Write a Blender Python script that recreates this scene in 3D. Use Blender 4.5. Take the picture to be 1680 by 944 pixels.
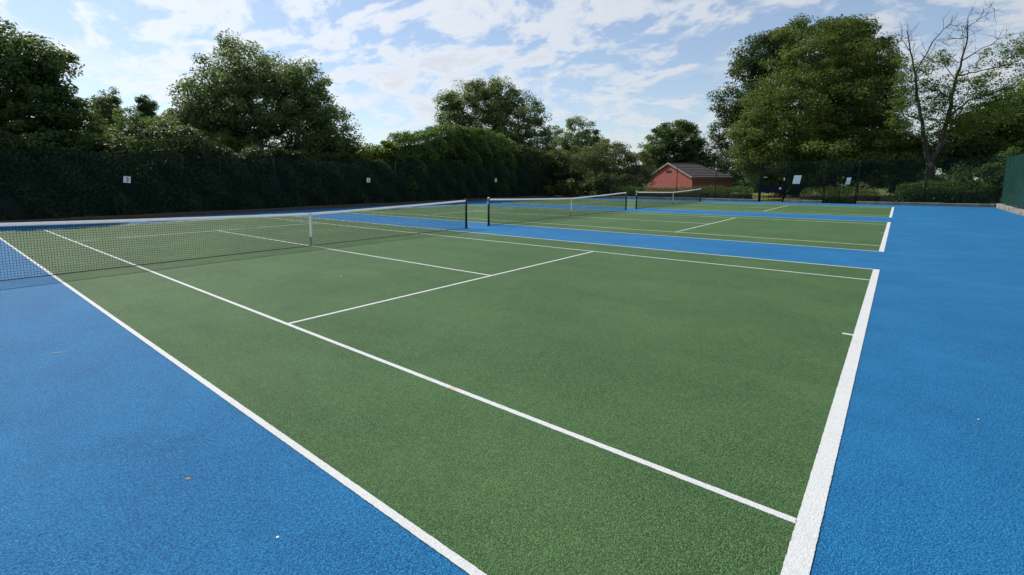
import bpy, math, random
import numpy as np
from mathutils import Matrix, Vector

for o in list(bpy.data.objects):
    bpy.data.objects.remove(o, do_unlink=True)
S = bpy.context.scene
COL = S.collection

# ------------------------------------------------------------------ camera
W0, H0 = 1680.0, 944.0                       # photograph size the lens was solved for
CAM = np.array([0.1702, -1.4977, 1.7976])
YAW, PITCH, ROLL, FOC = -0.7237, -0.1231, -0.0030, 792.51
PPX, PPY = -67.43, -78.25                    # principal point offset (cropped photo)
FW = np.array([math.sin(YAW) * math.cos(PITCH), math.cos(YAW) * math.cos(PITCH), math.sin(PITCH)])
RT = np.array([math.cos(YAW), -math.sin(YAW), 0.0])
UP = np.cross(RT, FW)
R2 = RT * math.cos(ROLL) + UP * math.sin(ROLL)
U2 = -RT * math.sin(ROLL) + UP * math.cos(ROLL)
cd = bpy.data.cameras.new('camera')
cam = bpy.data.objects.new('camera', cd)
COL.objects.link(cam)
cam.matrix_world = Matrix(((R2[0], U2[0], -FW[0], CAM[0]), (R2[1], U2[1], -FW[1], CAM[1]),
                           (R2[2], U2[2], -FW[2], CAM[2]), (0, 0, 0, 1)))
cd.sensor_fit = 'HORIZONTAL'
cd.sensor_width = 36.0
cd.lens = FOC / W0 * 36.0
cd.shift_x = -PPX / W0
cd.shift_y = PPY / W0
cd.clip_start = 0.05
cd.clip_end = 5000
S.camera = cam


def ray(u, v):
    return FW + R2 * (u - W0 / 2 - PPX) / FOC - U2 * (v - H0 / 2 - PPY) / FOC


def at_depth(u, v, d):
    return CAM + ray(u, v) * d


def at_y(u, v, y):
    r = ray(u, v)
    return CAM + r * (y - CAM[1]) / r[1]


def at_x(u, v, x):
    r = ray(u, v)
    return CAM + r * (x - CAM[0]) / r[0]


# ------------------------------------------------------------------ light
SUN_FROM = np.array([-0.93, 0.04, 1.0])
SUN_FROM /= np.linalg.norm(SUN_FROM)
SUN_EL = math.asin(SUN_FROM[2])
SUN_AZ = math.atan2(SUN_FROM[0], SUN_FROM[1])    # clockwise from +Y
world = bpy.data.worlds.new('World')
S.world = world
world.use_nodes = True
nt = world.node_tree
for n in list(nt.nodes):
    nt.nodes.remove(n)


class NB:
    """small node-building helper"""
    def __init__(self, tree):
        self.t = tree

    def n(self, kind, ins=None, **props):
        nd = self.t.nodes.new(kind)
        for k, v in props.items():
            setattr(nd, k, v)
        for k, v in (ins or {}).items():
            sock = nd.inputs[k]
            if isinstance(v, bpy.types.NodeSocket):
                self.t.links.new(v, sock)
            else:
                sock.default_value = v
        return nd

    def math(self, op, a, b=None, c=None, clamp=False):
        nd = self.t.nodes.new('ShaderNodeMath')
        nd.operation = op
        nd.use_clamp = clamp
        for i, v in enumerate((a, b, c)):
            if v is None:
                continue
            if isinstance(v, bpy.types.NodeSocket):
                self.t.links.new(v, nd.inputs[i])
            else:
                nd.inputs[i].default_value = v
        return nd.outputs[0]

    def mix(self, f, a, b, blend='MIX'):
        nd = self.t.nodes.new('ShaderNodeMix')
        nd.data_type = 'RGBA'
        nd.blend_type = blend
        for i, v in ((0, f), (6, a), (7, b)):
            if isinstance(v, bpy.types.NodeSocket):
                self.t.links.new(v, nd.inputs[i])
            elif i == 0:
                nd.inputs[0].default_value = v
            else:
                nd.inputs[i].default_value = (*v, 1) if len(v) == 3 else v
        return nd.outputs[2]

    def ramp(self, f, stops):
        nd = self.t.nodes.new('ShaderNodeValToRGB')
        el = nd.color_ramp.elements
        while len(el) < len(stops):
            el.new(0.5)
        for e, (pos, c) in zip(el, stops):
            e.position = pos
            e.color = (c, c, c, 1) if not hasattr(c, '__len__') else (*c, 1)
        self.t.links.new(f, nd.inputs[0])
        return nd.outputs[0]

    def noise(self, vec, scale, detail=4, rough=0.5, dist=0.0):
        ins = {'Scale': scale, 'Detail': detail, 'Roughness': rough, 'Distortion': dist}
        if vec is not None:
            ins['Vector'] = vec
        return self.n('ShaderNodeTexNoise', ins).outputs[0]

    def link(self, a, b):
        self.t.links.new(a, b)


b = NB(nt)
sky = b.n('ShaderNodeTexSky', sky_type='NISHITA', sun_disc=False)
sky.sun_elevation = SUN_EL
sky.sun_rotation = SUN_AZ
sky.air_density = 1.0
sky.dust_density = 0.6
sky.ozone_density = 2.2
sky.altitude = 50
tc = b.n('ShaderNodeTexCoord')
sep = b.n('ShaderNodeSeparateXYZ', {0: tc.outputs['Generated']})
zc = b.math('MAXIMUM', sep.outputs[2], 0.0)
inv = b.math('DIVIDE', 1.0, b.math('ADD', zc, 0.26))
cx = b.math('MULTIPLY', sep.outputs[0], inv)
cy = b.math('MULTIPLY', sep.outputs[1], inv)
cpos = b.n('ShaderNodeCombineXYZ', {0: cx, 1: cy, 2: 0.0}).outputs[0]
# broken altocumulus
warp = b.n('ShaderNodeTexNoise', {'Vector': cpos, 'Scale': 1.7, 'Detail': 3.0})
wv = b.n('ShaderNodeVectorMath', {0: warp.outputs['Color'], 1: (0.5, 0.5, 0.5)}, operation='SUBTRACT').outputs[0]
wv = b.n('ShaderNodeVectorMath', {0: wv, 'Scale': 0.35}, operation='SCALE').outputs[0]
cposw = b.n('ShaderNodeVectorMath', {0: cpos, 1: wv}, operation='ADD').outputs[0]
mp = b.n('ShaderNodeMapping', {'Vector': cposw, 'Location': (9.3, 5.1, 0.4), 'Rotation': (0, 0, math.radians(35)), 'Scale': (1.0, 1.25, 1)})
n1 = b.noise(mp.outputs[0], 5.4, 12, 0.62, 0.0)
mp2 = b.n('ShaderNodeMapping', {'Vector': cposw, 'Location': (7.1, 4.2, 2.0), 'Rotation': (0, 0, math.radians(35)), 'Scale': (0.55, 0.9, 1)})
n2 = b.noise(mp2.outputs[0], 1.5, 5, 0.5, 0.0)
dens = b.math('ADD', b.math('MULTIPLY', n1, 0.72), b.math('MULTIPLY', n2, 0.30))
cover = b.ramp(dens, [(0.445, 0.0), (0.495, 0.36), (0.54, 0.74), (0.61, 1.0)])
core = b.ramp(dens, [(0.55, 0.0), (0.68, 1.0)])
# low heaped clouds near the horizon
mp3 = b.n('ShaderNodeMapping', {'Vector': tc.outputs['Generated'], 'Location': (0.3, 0.1, 0.2), 'Scale': (3.2, 3.2, 10.0)})
n3 = b.noise(mp3.outputs[0], 1.3, 7, 0.55, 0.0)
band = b.ramp(zc, [(0.0, 0.55), (0.16, 0.75), (0.3, 0.0)])
low = b.math('MULTIPLY', b.ramp(n3, [(0.46, 0.0), (0.62, 0.9)]), band)
cov = b.math('SUBTRACT', b.math('ADD', cover, low), b.math('MULTIPLY', cover, low), clamp=True)
# forward-scattered light: clouds near the sun are brighter
sd = b.n('ShaderNodeVectorMath', {0: tc.outputs['Generated'], 1: tuple(SUN_FROM)}, operation='DOT_PRODUCT').outputs['Value']
fwd = b.math('POWER', b.math('MAXIMUM', b.math('MULTIPLY_ADD', sd, 0.5, 0.5), 0.0), 4.0)
amp = b.math('MULTIPLY_ADD', fwd, 4.0, 5.8)
ccol = b.mix(core, (1.0, 1.02, 1.05), (0.80, 0.85, 0.93))
ccol = b.n('ShaderNodeVectorMath', {0: ccol, 'Scale': amp}, operation='SCALE').outputs[0]
skyb = b.mix(1.0, sky.outputs[0], (0.95, 1.05, 1.11), 'MULTIPLY')
veil = b.ramp(zc, [(0.0, 0.5), (0.2, 0.24), (0.7, 0.10)])
wcol = b.mix(b.math('MULTIPLY', b.math('MAXIMUM', cov, veil), 0.90), skyb, ccol)
bg = b.n('ShaderNodeBackground', {'Color': wcol, 'Strength': 0.118})
out = b.n('ShaderNodeOutputWorld', {'Surface': bg.outputs[0]})

sl = bpy.data.lights.new('sun', 'SUN')
sl.energy = 4.7
sl.angle = math.radians(0.53)
sl.color = (1.0, 0.955, 0.89)
sun = bpy.data.objects.new('sun', sl)
COL.objects.link(sun)
sun.rotation_euler = Vector(SUN_FROM).to_track_quat('Z', 'Y').to_euler()
sun.location = (-20, 0, 30)

vs = S.view_settings
vs.view_transform = 'Standard'
vs.look = 'None'
vs.exposure = 0.0
vs.gamma = 1.0
vs.use_curve_mapping = False
S.render.engine = 'CYCLES'
S.cycles.max_bounces = 6
S.cycles.transparent_max_bounces = 12
S.cycles.transmission_bounces = 4


# ------------------------------------------------------------------ mesh helpers
class MB:
    def __init__(self):
        self.v = []
        self.f = []

    def box(self, lo, hi):
        (x0, y0, z0), (x1, y1, z1) = lo, hi
        k = len(self.v)
        self.v += [(x0, y0, z0), (x1, y0, z0), (x1, y1, z0), (x0, y1, z0),
                   (x0, y0, z1), (x1, y0, z1), (x1, y1, z1), (x0, y1, z1)]
        self.f += [tuple(k + i for i in q) for q in
                   ((3, 2, 1, 0), (4, 5, 6, 7), (0, 1, 5, 4), (1, 2, 6, 5), (2, 3, 7, 6), (3, 0, 4, 7))]
        return self

    def bar(self, a, c, w, h, up=(0, 0, 1)):
        """rectangular bar from a to c"""
        a = np.array(a, float); c = np.array(c, float)
        t = (c - a) / np.linalg.norm(c - a)
        s = np.cross(t, up)
        if np.linalg.norm(s) < 1e-6:
            s = np.array([1.0, 0, 0])
        s /= np.linalg.norm(s)
        n = np.cross(s, t)
        k = len(self.v)
        for p in (a, c):
            for i, j in ((-1, -1), (1, -1), (1, 1), (-1, 1)):
                self.v.append(tuple(p + s * w / 2 * i + n * h / 2 * j))
        self.f += [tuple(k + i for i in q) for q in
                   ((0, 1, 2, 3), (7, 6, 5, 4), (0, 4, 5, 1), (1, 5, 6, 2), (2, 6, 7, 3), (3, 7, 4, 0))]
        return self

    def tube(self, pts, rad, sides=8, cap=True):
        pts = np.array(pts, float)
        rad = [rad] * len(pts) if np.isscalar(rad) else rad
        k0 = len(self.v)
        prev = None
        for i, p in enumerate(pts):
            t = pts[min(i + 1, len(pts) - 1)] - pts[max(i - 1, 0)]
            t = t / (np.linalg.norm(t) + 1e-9)
            if prev is None:
                a = np.array([1.0, 0, 0]) if abs(t[0]) < 0.8 else np.array([0, 1.0, 0])
            else:
                a = prev
            s = a - t * np.dot(a, t)
            s /= np.linalg.norm(s) + 1e-9
            prev = s
            n = np.cross(t, s)
            for q in range(sides):
                an = 2 * math.pi * q / sides
                self.v.append(tuple(p + (s * math.cos(an) + n * math.sin(an)) * rad[i]))
        for i in range(len(pts) - 1):
            for q in range(sides):
                a0 = k0 + i * sides + q
                a1 = k0 + i * sides + (q + 1) % sides
                self.f.append((a0, a1, a1 + sides, a0 + sides))
        if cap:
            self.f.append(tuple(k0 + q for q in range(sides))[::-1])
            e = k0 + (len(pts) - 1) * sides
            self.f.append(tuple(e + q for q in range(sides)))
        return self

    def poly(self, pts):
        k = len(self.v)
        self.v += [tuple(p) for p in pts]
        self.f.append(tuple(range(k, k + len(pts))))
        return self

    def build(self, name, mat, parent=None, smooth=False, loc=None):
        me = bpy.data.meshes.new(name)
        off = np.array(parent_origin(parent)) if loc is None else np.array(loc)
        v = np.array(self.v, float) - off
        me.from_pydata(v.tolist(), [], self.f)
        me.materials.append(mat)
        if smooth:
            me.polygons.foreach_set('use_smooth', [True] * len(me.polygons))
        me.update()
        o = bpy.data.objects.new(name, me)
        COL.objects.link(o)
        if parent is not None:
            o.parent = parent
        elif loc is not None:
            o.location = loc
        return o


def parent_origin(p):
    if p is None:
        return (0, 0, 0)
    t = np.zeros(3)
    while p is not None:
        t += np.array(p.location)
        p = p.parent
    return t


def tag(o, label, cat, group=None):
    o['label'] = label
    o['category'] = cat
    if group:
        o['group'] = group
    return o


def thing(name, label, cat, loc, group=None):
    o = bpy.data.objects.new(name, None)
    COL.objects.link(o)
    o.location = loc
    o.empty_display_size = 0.3
    return tag(o, label, cat, group)


def structure(o):
    o['kind'] = 'structure'
    return o


def stuff(o):
    o['kind'] = 'stuff'
    return o


def np_mesh(name, verts, quads, mat, parent=None, tone=None):
    """fast quad mesh from numpy arrays"""
    me = bpy.data.meshes.new(name)
    off = np.array(parent_origin(parent))
    v = (verts - off).astype(np.float32)
    nq = len(quads)
    me.vertices.add(len(v))
    me.vertices.foreach_set('co', v.ravel())
    me.loops.add(nq * 4)
    me.loops.foreach_set('vertex_index', quads.astype(np.int32).ravel())
    me.polygons.add(nq)
    me.polygons.foreach_set('loop_start', np.arange(0, nq * 4, 4, dtype=np.int32))
    me.polygons.foreach_set('loop_total', np.full(nq, 4, dtype=np.int32))
    me.materials.append(mat)
    if tone is not None:
        a = me.attributes.new('tone', 'FLOAT', 'FACE')
        a.data.foreach_set('value', tone.astype(np.float32))
    me.update(calc_edges=True)
    o = bpy.data.objects.new(name, me)
    COL.objects.link(o)
    if parent is not None:
        o.parent = parent
    return o


# ------------------------------------------------------------------ materials
def new_mat(name):
    m = bpy.data.materials.new(name)
    m.use_nodes = True
    t = m.node_tree
    for n in list(t.nodes):
        t.nodes.remove(n)
    q = NB(t)
    o = q.n('ShaderNodeOutputMaterial')
    return m, q, o


def plain(name, col, rough=0.6, metal=0.0, var=0.12, vscale=8.0, spec=0.4):
    m, q, o = new_mat(name)
    g = q.n('ShaderNodeTexCoord').outputs['Object']
    f = q.noise(g, vscale, 6, 0.6)
    c = q.mix(f, tuple(x * (1 - var) for x in col), tuple(min(1, x * (1 + var)) for x in col))
    p = q.n('ShaderNodeBsdfPrincipled', {'Base Color': c, 'Roughness': rough, 'Metallic': metal, 'Specular IOR Level': spec})
    q.link(p.outputs[0], o.inputs[0])
    return m


def macadam(name, col, dark, pale, wear=None, stain=None, rel=1.0):
    """painted porous macadam: coated chippings with open pores"""
    m, q, o = new_mat(name)
    g = q.n('ShaderNodeTexCoord').outputs['Object']
    vo = q.n('ShaderNodeTexVoronoi', {'Vector': g, 'Scale': 130.0, 'Randomness': 1.0}, feature='F1')
    d = vo.outputs['Distance']
    fine = q.noise(g, 260, 3, 0.6)
    mid = q.noise(g, 85, 3, 0.7)
    big = q.noise(g, 0.55, 5, 0.6)
    streak = q.noise(q.n('ShaderNodeMapping', {'Vector': g, 'Scale': (0.25, 1.6, 1)}).outputs[0], 0.8, 4, 0.6)
    pores = q.ramp(d, [(0.0, 1.0), (0.40, 0.9), (0.68, 0.0)])
    c = q.mix(pores, dark, col)  # dirt in the pits and their shade, both put into the colour
    cellv = q.n('ShaderNodeSeparateColor', {0: vo.outputs['Color']}).outputs[0]
    c = q.mix(q.math('MULTIPLY', cellv, 0.75), c, pale)
    c = q.mix(q.ramp(mid, [(0.44, 0.0), (0.62, 0.72)]), c, dark)
    c = q.mix(q.ramp(big, [(0.42, 0.0), (0.68, 0.20)]), c, pale)
    patch = q.noise(g, 2.6, 7, 0.7, 0.6)
    c = q.mix(q.ramp(patch, [(0.50, 0.0), (0.72, 0.20)]), c, dark)
    c = q.mix(q.ramp(streak, [(0.45, 0.0), (0.72, 0.16)]), c, dark)
    if wear:
        wn = q.noise(g, 3.0, 8, 0.72)
        c = q.mix(q.ramp(wn, [(0.56, 0.0), (0.70, 0.5)]), c, wear)
        wf = q.noise(g, 60, 5, 0.7)
        c = q.mix(q.ramp(wf, [(0.60, 0.0), (0.70, 0.5)]), c, wear)
    if stain:
        (sx, sy, sr), sc = stain
        dd = q.n('ShaderNodeVectorMath', {0: g, 1: (sx, sy, 0.0)}, operation='DISTANCE').outputs['Value']
        dn = q.math('ADD', dd, q.math('MULTIPLY', q.math('SUBTRACT', q.noise(g, 40, 4), 0.5), 0.06))
        sm = q.n('ShaderNodeMapRange', {0: dn, 1: sr, 2: sr * 0.3, 3: 0.0, 4: 0.75}).outputs[0]
        c = q.mix(sm, c, sc)
    h = q.math('ADD', q.math('MULTIPLY', pores, 1.0), q.math('MULTIPLY', fine, 0.5))
    h = q.math('ADD', h, q.math('MULTIPLY', mid, 0.8))
    bump = q.n('ShaderNodeBump', {'Height': h, 'Strength': rel, 'Distance': 0.0045})
    p = q.n('ShaderNodeBsdfPrincipled', {'Base Color': c, 'Roughness': 0.72, 'Specular IOR Level': 0.2, 'Normal': bump.outputs[0]})
    q.link(p.outputs[0], o.inputs[0])
    return m


def leafmat(name, dark, mid, light, trans=0.35, rough=0.5, spec=0.22):
    m, q, o = new_mat(name)
    a = q.n('ShaderNodeAttribute', attribute_name='tone').outputs['Fac']
    c = q.ramp(a, [(0.05, dark), (0.5, mid), (0.95, light)])
    p = q.n('ShaderNodeBsdfPrincipled', {'Base Color': c, 'Roughness': rough, 'Specular IOR Level': spec})
    tcol = q.mix(0.5, c, (0.26, 0.30, 0.03), 'ADD')
    tcol = q.mix(0.5, c, tcol)
    t = q.n('ShaderNodeBsdfTranslucent', {'Color': tcol})
    x = q.n('ShaderNodeMixShader', {0: trans, 1: p.outputs[0], 2: t.outputs[0]})
    q.link(x.outputs[0], o.inputs[0])
    return m


def barkmat(name, a, c):
    m, q, o = new_mat(name)
    g = q.n('ShaderNodeTexCoord').outputs['Object']
    mpn = q.n('ShaderNodeMapping', {'Vector': g, 'Scale': (9, 9, 1.6)}).outputs[0]
    f = q.noise(mpn, 2.0, 8, 0.65)
    col = q.mix(f, a, c)
    bm_ = q.n('ShaderNodeBump', {'Height': f, 'Strength': 0.7, 'Distance': 0.03})
    p = q.n('ShaderNodeBsdfPrincipled', {'Base Color': col, 'Roughness': 0.9, 'Normal': bm_.outputs[0], 'Specular IOR Level': 0.2})
    q.link(p.outputs[0], o.inputs[0])
    return m


def meshmat(name, col, pitch, wire, sag=False):
    """woven or knotted mesh too fine to build: real holes through the sheet"""
    m, q, o = new_mat(name)
    g = q.n('ShaderNodeTexCoord').outputs['Object']
    s = q.n('ShaderNodeSeparateXYZ', {0: g})
    h = q.math('ADD', s.outputs[0], s.outputs[1])
    u = q.math('ADD', h, s.outputs[2])
    v = q.math('SUBTRACT', h, s.outputs[2])
    k = 1.0 / pitch

    def lines(w):
        fr = q.math('FRACT', q.math('MULTIPLY', w, k))
        return q.math('LESS_THAN', fr, wire)
    mask = q.math('MAXIMUM', lines(u), lines(v))
    p = q.n('ShaderNodeBsdfPrincipled', {'Base Color': (*col, 1), 'Roughness': 0.6, 'Specular IOR Level': 0.15})
    if sag:                                    # slack folds, colour paler where they rise
        wr = q.noise(q.n('ShaderNodeMapping', {'Vector': g, 'Scale': (1, 2.2, 0.35)}).outputs[0], 1.4, 5, 0.6)
        q.link(q.mix(q.ramp(wr, [(0.35, 0.0), (0.7, 1.0)]), tuple(x * .75 for x in col), tuple(x * 1.9 for x in col)), p.inputs['Base Color'])
        q.link(q.n('ShaderNodeBump', {'Height': wr, 'Strength': 1.0, 'Distance': 0.25}).outputs[0], p.inputs['Normal'])
    t = q.n('ShaderNodeBsdfTransparent')
    x = q.n('ShaderNodeMixShader', {0: mask, 1: t.outputs[0], 2: p.outputs[0]})
    q.link(x.outputs[0], o.inputs[0])
    return m


M = {}
M['blue'] = macadam('blue_macadam', (0.0045, 0.166, 0.430), (0.0015, 0.044, 0.140), (0.028, 0.290, 0.580))
M['green'] = macadam('green_macadam', (0.056, 0.146, 0.043), (0.011, 0.038, 0.011), (0.140, 0.255, 0.098))
M['line'] = macadam('white_line_paint', (0.60, 0.61, 0.60), (0.46, 0.48, 0.48), (0.65, 0.65, 0.64), wear=(0.36, 0.39, 0.37), rel=0.4)
M['line_stain'] = macadam('stained_line_paint', (0.60, 0.61, 0.60), (0.46, 0.48, 0.48), (0.65, 0.65, 0.64), wear=(0.36, 0.39, 0.37), rel=0.4,
                          stain=((-2.60, 1.40, 0.055), (0.55, 0.36, 0.20)))
M['line_cream'] = macadam('cream_line_paint', (0.62, 0.61, 0.42), (0.46, 0.45, 0.30), (0.66, 0.65, 0.48), wear=(0.55, 0.56, 0.42), rel=0.32)
M['post'] = plain('dark_green_post_paint', (0.012, 0.028, 0.026), 0.45, 0.0, 0.2, 8.0, 0.2)
M['fence_steel'] = plain('dark_green_fence_steel', (0.006, 0.018, 0.015), 0.6, 0.0, 0.2, 8.0, 0.12)
def fabric(name, col, tr):
    m, q, o = new_mat(name)
    g = q.n('ShaderNodeTexCoord').outputs['Object']
    f = q.noise(g, 6, 5, 0.6)
    c = q.mix(f, tuple(x * .9 for x in col), col)
    p = q.n('ShaderNodeBsdfPrincipled', {'Base Color': c, 'Roughness': 0.8})
    t_ = q.n('ShaderNodeBsdfTranslucent', {'Color': c})
    x = q.n('ShaderNodeMixShader', {0: tr, 1: p.outputs[0], 2: t_.outputs[0]})
    q.link(x.outputs[0], o.inputs[0])
    return m


M['band'] = fabric('white_net_band', (0.86, 0.87, 0.88), 0.5)
M['cord'] = plain('black_net_cord', (0.018, 0.022, 0.020), 0.7, 0, 0.1)
M['chrome'] = plain('pale_metal_cap', (0.62, 0.63, 0.64), 0.35, 0.3, 0.1)
M['sign'] = plain('white_sign_sheet', (0.78, 0.80, 0.80), 0.45, 0, 0.05, 6)
M['sign_grey'] = plain('blue_grey_sign_sheet', (0.52, 0.60, 0.70), 0.45, 0, 0.1, 6)
M['ink'] = plain('black_sign_ink', (0.015, 0.016, 0.02), 0.5, 0, 0.1)
M['navy'] = plain('navy_gate_panel', (0.006, 0.010, 0.016), 0.6, 0, 0.2, 8.0, 0.12)
M['chain'] = meshmat('chain_link_wire', (0.012, 0.038, 0.030), 0.064, 0.085)
M['netting'] = meshmat('green_windbreak_netting', (0.006, 0.026, 0.022), 0.030, 0.15)
M['screen'] = meshmat('green_windbreak_screen', (0.007, 0.036, 0.031), 0.020, 0.62, True)
M['bark'] = barkmat('grey_brown_bark', (0.030, 0.024, 0.018), (0.105, 0.088, 0.068))
M['bark_grey'] = barkmat('bare_grey_bark', (0.020, 0.017, 0.015), (0.075, 0.066, 0.056))
M['bark_pale'] = barkmat('pale_birch_bark', (0.25, 0.23, 0.19), (0.60, 0.57, 0.50))
M['leaf_mid'] = leafmat('mid_green_leaf', (0.030, 0.066, 0.016), (0.070, 0.130, 0.030), (0.140, 0.215, 0.050), 0.48)
M['leaf_grey'] = leafmat('grey_green_leaf', (0.046, 0.086, 0.034), (0.105, 0.165, 0.064), (0.195, 0.260, 0.105), 0.52)
M['leaf_deep'] = leafmat('deep_green_leaf', (0.020, 0.054, 0.020), (0.050, 0.106, 0.034), (0.115, 0.190, 0.052), 0.46)
M['leaf_olive'] = leafmat('olive_green_leaf', (0.028, 0.058, 0.012), (0.066, 0.114, 0.022), (0.140, 0.182, 0.036), 0.42)
M['leaf_laurel'] = leafmat('laurel_leaf', (0.018, 0.052, 0.014), (0.062, 0.135, 0.024), (0.150, 0.260, 0.040), 0.45, 0.45, 0.3)
M['leaf_hedge'] = leafmat('shaded_laurel_leaf', (0.008, 0.024, 0.010), (0.018, 0.048, 0.016), (0.050, 0.100, 0.022), 0.3, 0.5, 0.25)  # laurel leaf darkened, shade of the hedge face put into the colour
M['leaf_dark'] = leafmat('dark_green_leaf', (0.014, 0.040, 0.018), (0.032, 0.074, 0.028), (0.070, 0.128, 0.040), 0.34)
M['leaf_lime'] = leafmat('bright_green_leaf', (0.070, 0.130, 0.014), (0.130, 0.210, 0.022), (0.200, 0.270, 0.035), 0.45)
M['leaf_dry'] = leafmat('brownish_green_leaf', (0.034, 0.054, 0.018), (0.080, 0.104, 0.034), (0.140, 0.155, 0.052), 0.42)
M['inner'] = plain('dark_inner_twigs', (0.010, 0.018, 0.010), 0.9, 0, 0.4, 3)


def lawn_mat():
    m, q, o = new_mat('summer_grass')
    g = q.n('ShaderNodeTexCoord').outputs['Object']
    big = q.noise(g, 0.12, 5, 0.6)
    fine = q.noise(g, 9.0, 6, 0.7)
    c = q.mix(q.ramp(big, [(0.42, 0.0), (0.62, 1.0)]), (0.060, 0.095, 0.022), (0.21, 0.17, 0.065))
    c = q.mix(q.math('MULTIPLY', fine, 0.6), c, (0.035, 0.055, 0.015))
    bp = q.n('ShaderNodeBump', {'Height': fine, 'Strength': 0.9, 'Distance': 0.05})
    p = q.n('ShaderNodeBsdfPrincipled', {'Base Color': c, 'Roughness': 0.9, 'Normal': bp.outputs[0], 'Specular IOR Level': 0.2})
    q.link(p.outputs[0], o.inputs[0])
    return m


def concrete_mat():
    m, q, o = new_mat('weathered_concrete')
    g = q.n('ShaderNodeTexCoord').outputs['Object']
    a = q.noise(g, 2.2, 8, 0.7)
    f = q.noise(g, 24, 5, 0.6)
    c = q.mix(q.ramp(a, [(0.3, 0.0), (0.7, 1.0)]), (0.13, 0.115, 0.095), (0.38, 0.35, 0.31))
    c = q.mix(q.ramp(f, [(0.5, 0.0), (0.75, 0.6)]), c, (0.06, 0.07, 0.045))
    bp = q.n('ShaderNodeBump', {'Height': f, 'Strength': 0.6, 'Distance': 0.02})
    p = q.n('ShaderNodeBsdfPrincipled', {'Base Color': c, 'Roughness': 0.9, 'Normal': bp.outputs[0]})
    q.link(p.outputs[0], o.inputs[0])
    return m


def brick_mat():
    m, q, o = new_mat('red_brickwork')
    g = q.n('ShaderNodeTexCoord').outputs['Generated']
    uv = q.n('ShaderNodeUVMap').outputs[0]
    br = q.n('ShaderNodeTexBrick', {'Vector': uv, 'Color1': (0.46, 0.060, 0.052, 1), 'Color2': (0.36, 0.050, 0.044, 1),
                                    'Mortar': (0.30, 0.20, 0.17, 1), 'Scale': 1.0, 'Mortar Size': 0.010,
                                    'Brick Width': 0.225, 'Row Height': 0.075})
    f = q.noise(uv, 2.0, 6, 0.7)
    c = q.mix(q.ramp(f, [(0.4, 0.0), (0.75, 0.45)]), br.outputs[0], (0.16, 0.045, 0.035))
    bp = q.n('ShaderNodeBump', {'Height': br.outputs[1], 'Strength': -0.5, 'Distance': 0.01})
    p = q.n('ShaderNodeBsdfPrincipled', {'Base Color': c, 'Roughness': 0.85, 'Normal': bp.outputs[0]})
    q.link(p.outputs[0], o.inputs[0])
    return m


M['lawn'] = lawn_mat()
M['concrete'] = concrete_mat()
M['brick'] = brick_mat()
M['tile'] = plain('grey_brown_roof_tile', (0.066, 0.058, 0.056), 0.8, 0, 0.5, 3.0)
M['verge'] = plain('grey_verge_board', (0.30, 0.24, 0.22), 0.7, 0, 0.15, 3.0)
M['kerb_brown'] = plain('brown_shaded_kerb', (0.075, 0.060, 0.045), 0.9, 0, 0.4, 3.0)  # brown kerb, its colour darkened to hold the shade at the hedge foot
M['litter'] = plain('dead_leaf', (0.28, 0.15, 0.06), 0.8, 0, 0.3, 60)
M['twig'] = plain('dry_straw', (0.48, 0.44, 0.32), 0.8, 0, 0.3, 60)
M['petal'] = plain('pale_petal', (0.66, 0.64, 0.56), 0.8, 0, 0.2, 60)

# ------------------------------------------------------------------ ground, court sheets and lines
XL, XR, YN, YF = -27.35, 4.72, -9.0, 42.75        # edges of the blue surface
C_OFF = [0.0, 14.12, 28.41]                       # near doubles line of each court
CW, CL, INS, NETX, SVC = 10.97, 23.77, 1.372, -11.885, 6.40

m = MB()
m.poly([(-900, -900, -0.04), (900, -900, -0.04), (900, 900, -0.04), (-900, 900, -0.04)])
structure(m.build('ground', M['lawn']))
m = MB()
m.box((XL, YN, -0.30), (XR, YF, 0.0))
structure(m.build('court_surround', M['blue']))


def sheet(x0, y0, x1, y1, z, th=0.0028):
    return MB().box((x0, y0, z - th), (x1, y1, z))


JR = random.Random(77)


def strip(x0, y0, x1, y1, z, step=0.02, jit=0.0009, th=0.0028):
    """painted strip whose two long edges waver over the coarse chippings"""
    along_x = (x1 - x0) > (y1 - y0)
    L = (x1 - x0) if along_x else (y1 - y0)
    n = max(2, int(L / step))
    mb = MB()
    for i in range(n + 1):
        f = i / n
        ja, jb = JR.gauss(0, jit), JR.gauss(0, jit)
        if along_x:
            x = x0 + L * f
            row = [(x, y0 + ja), (x, y1 + jb)]
        else:
            y = y0 + L * f
            row = [(x1 + ja, y), (x0 + jb, y)]
        for px_, py_ in row:
            mb.v += [(px_, py_, z - th), (px_, py_, z)]
    for i in range(n):
        k = i * 4
        mb.f += [(k + 1, k + 5, k + 7, k + 3), (k, k + 4, k + 5, k + 1), (k + 3, k + 7, k + 6, k + 2)]
    mb.f += [(0, 1, 3, 2), (n * 4 + 2, n * 4 + 3, n * 4 + 1, n * 4)]
    return mb


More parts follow.
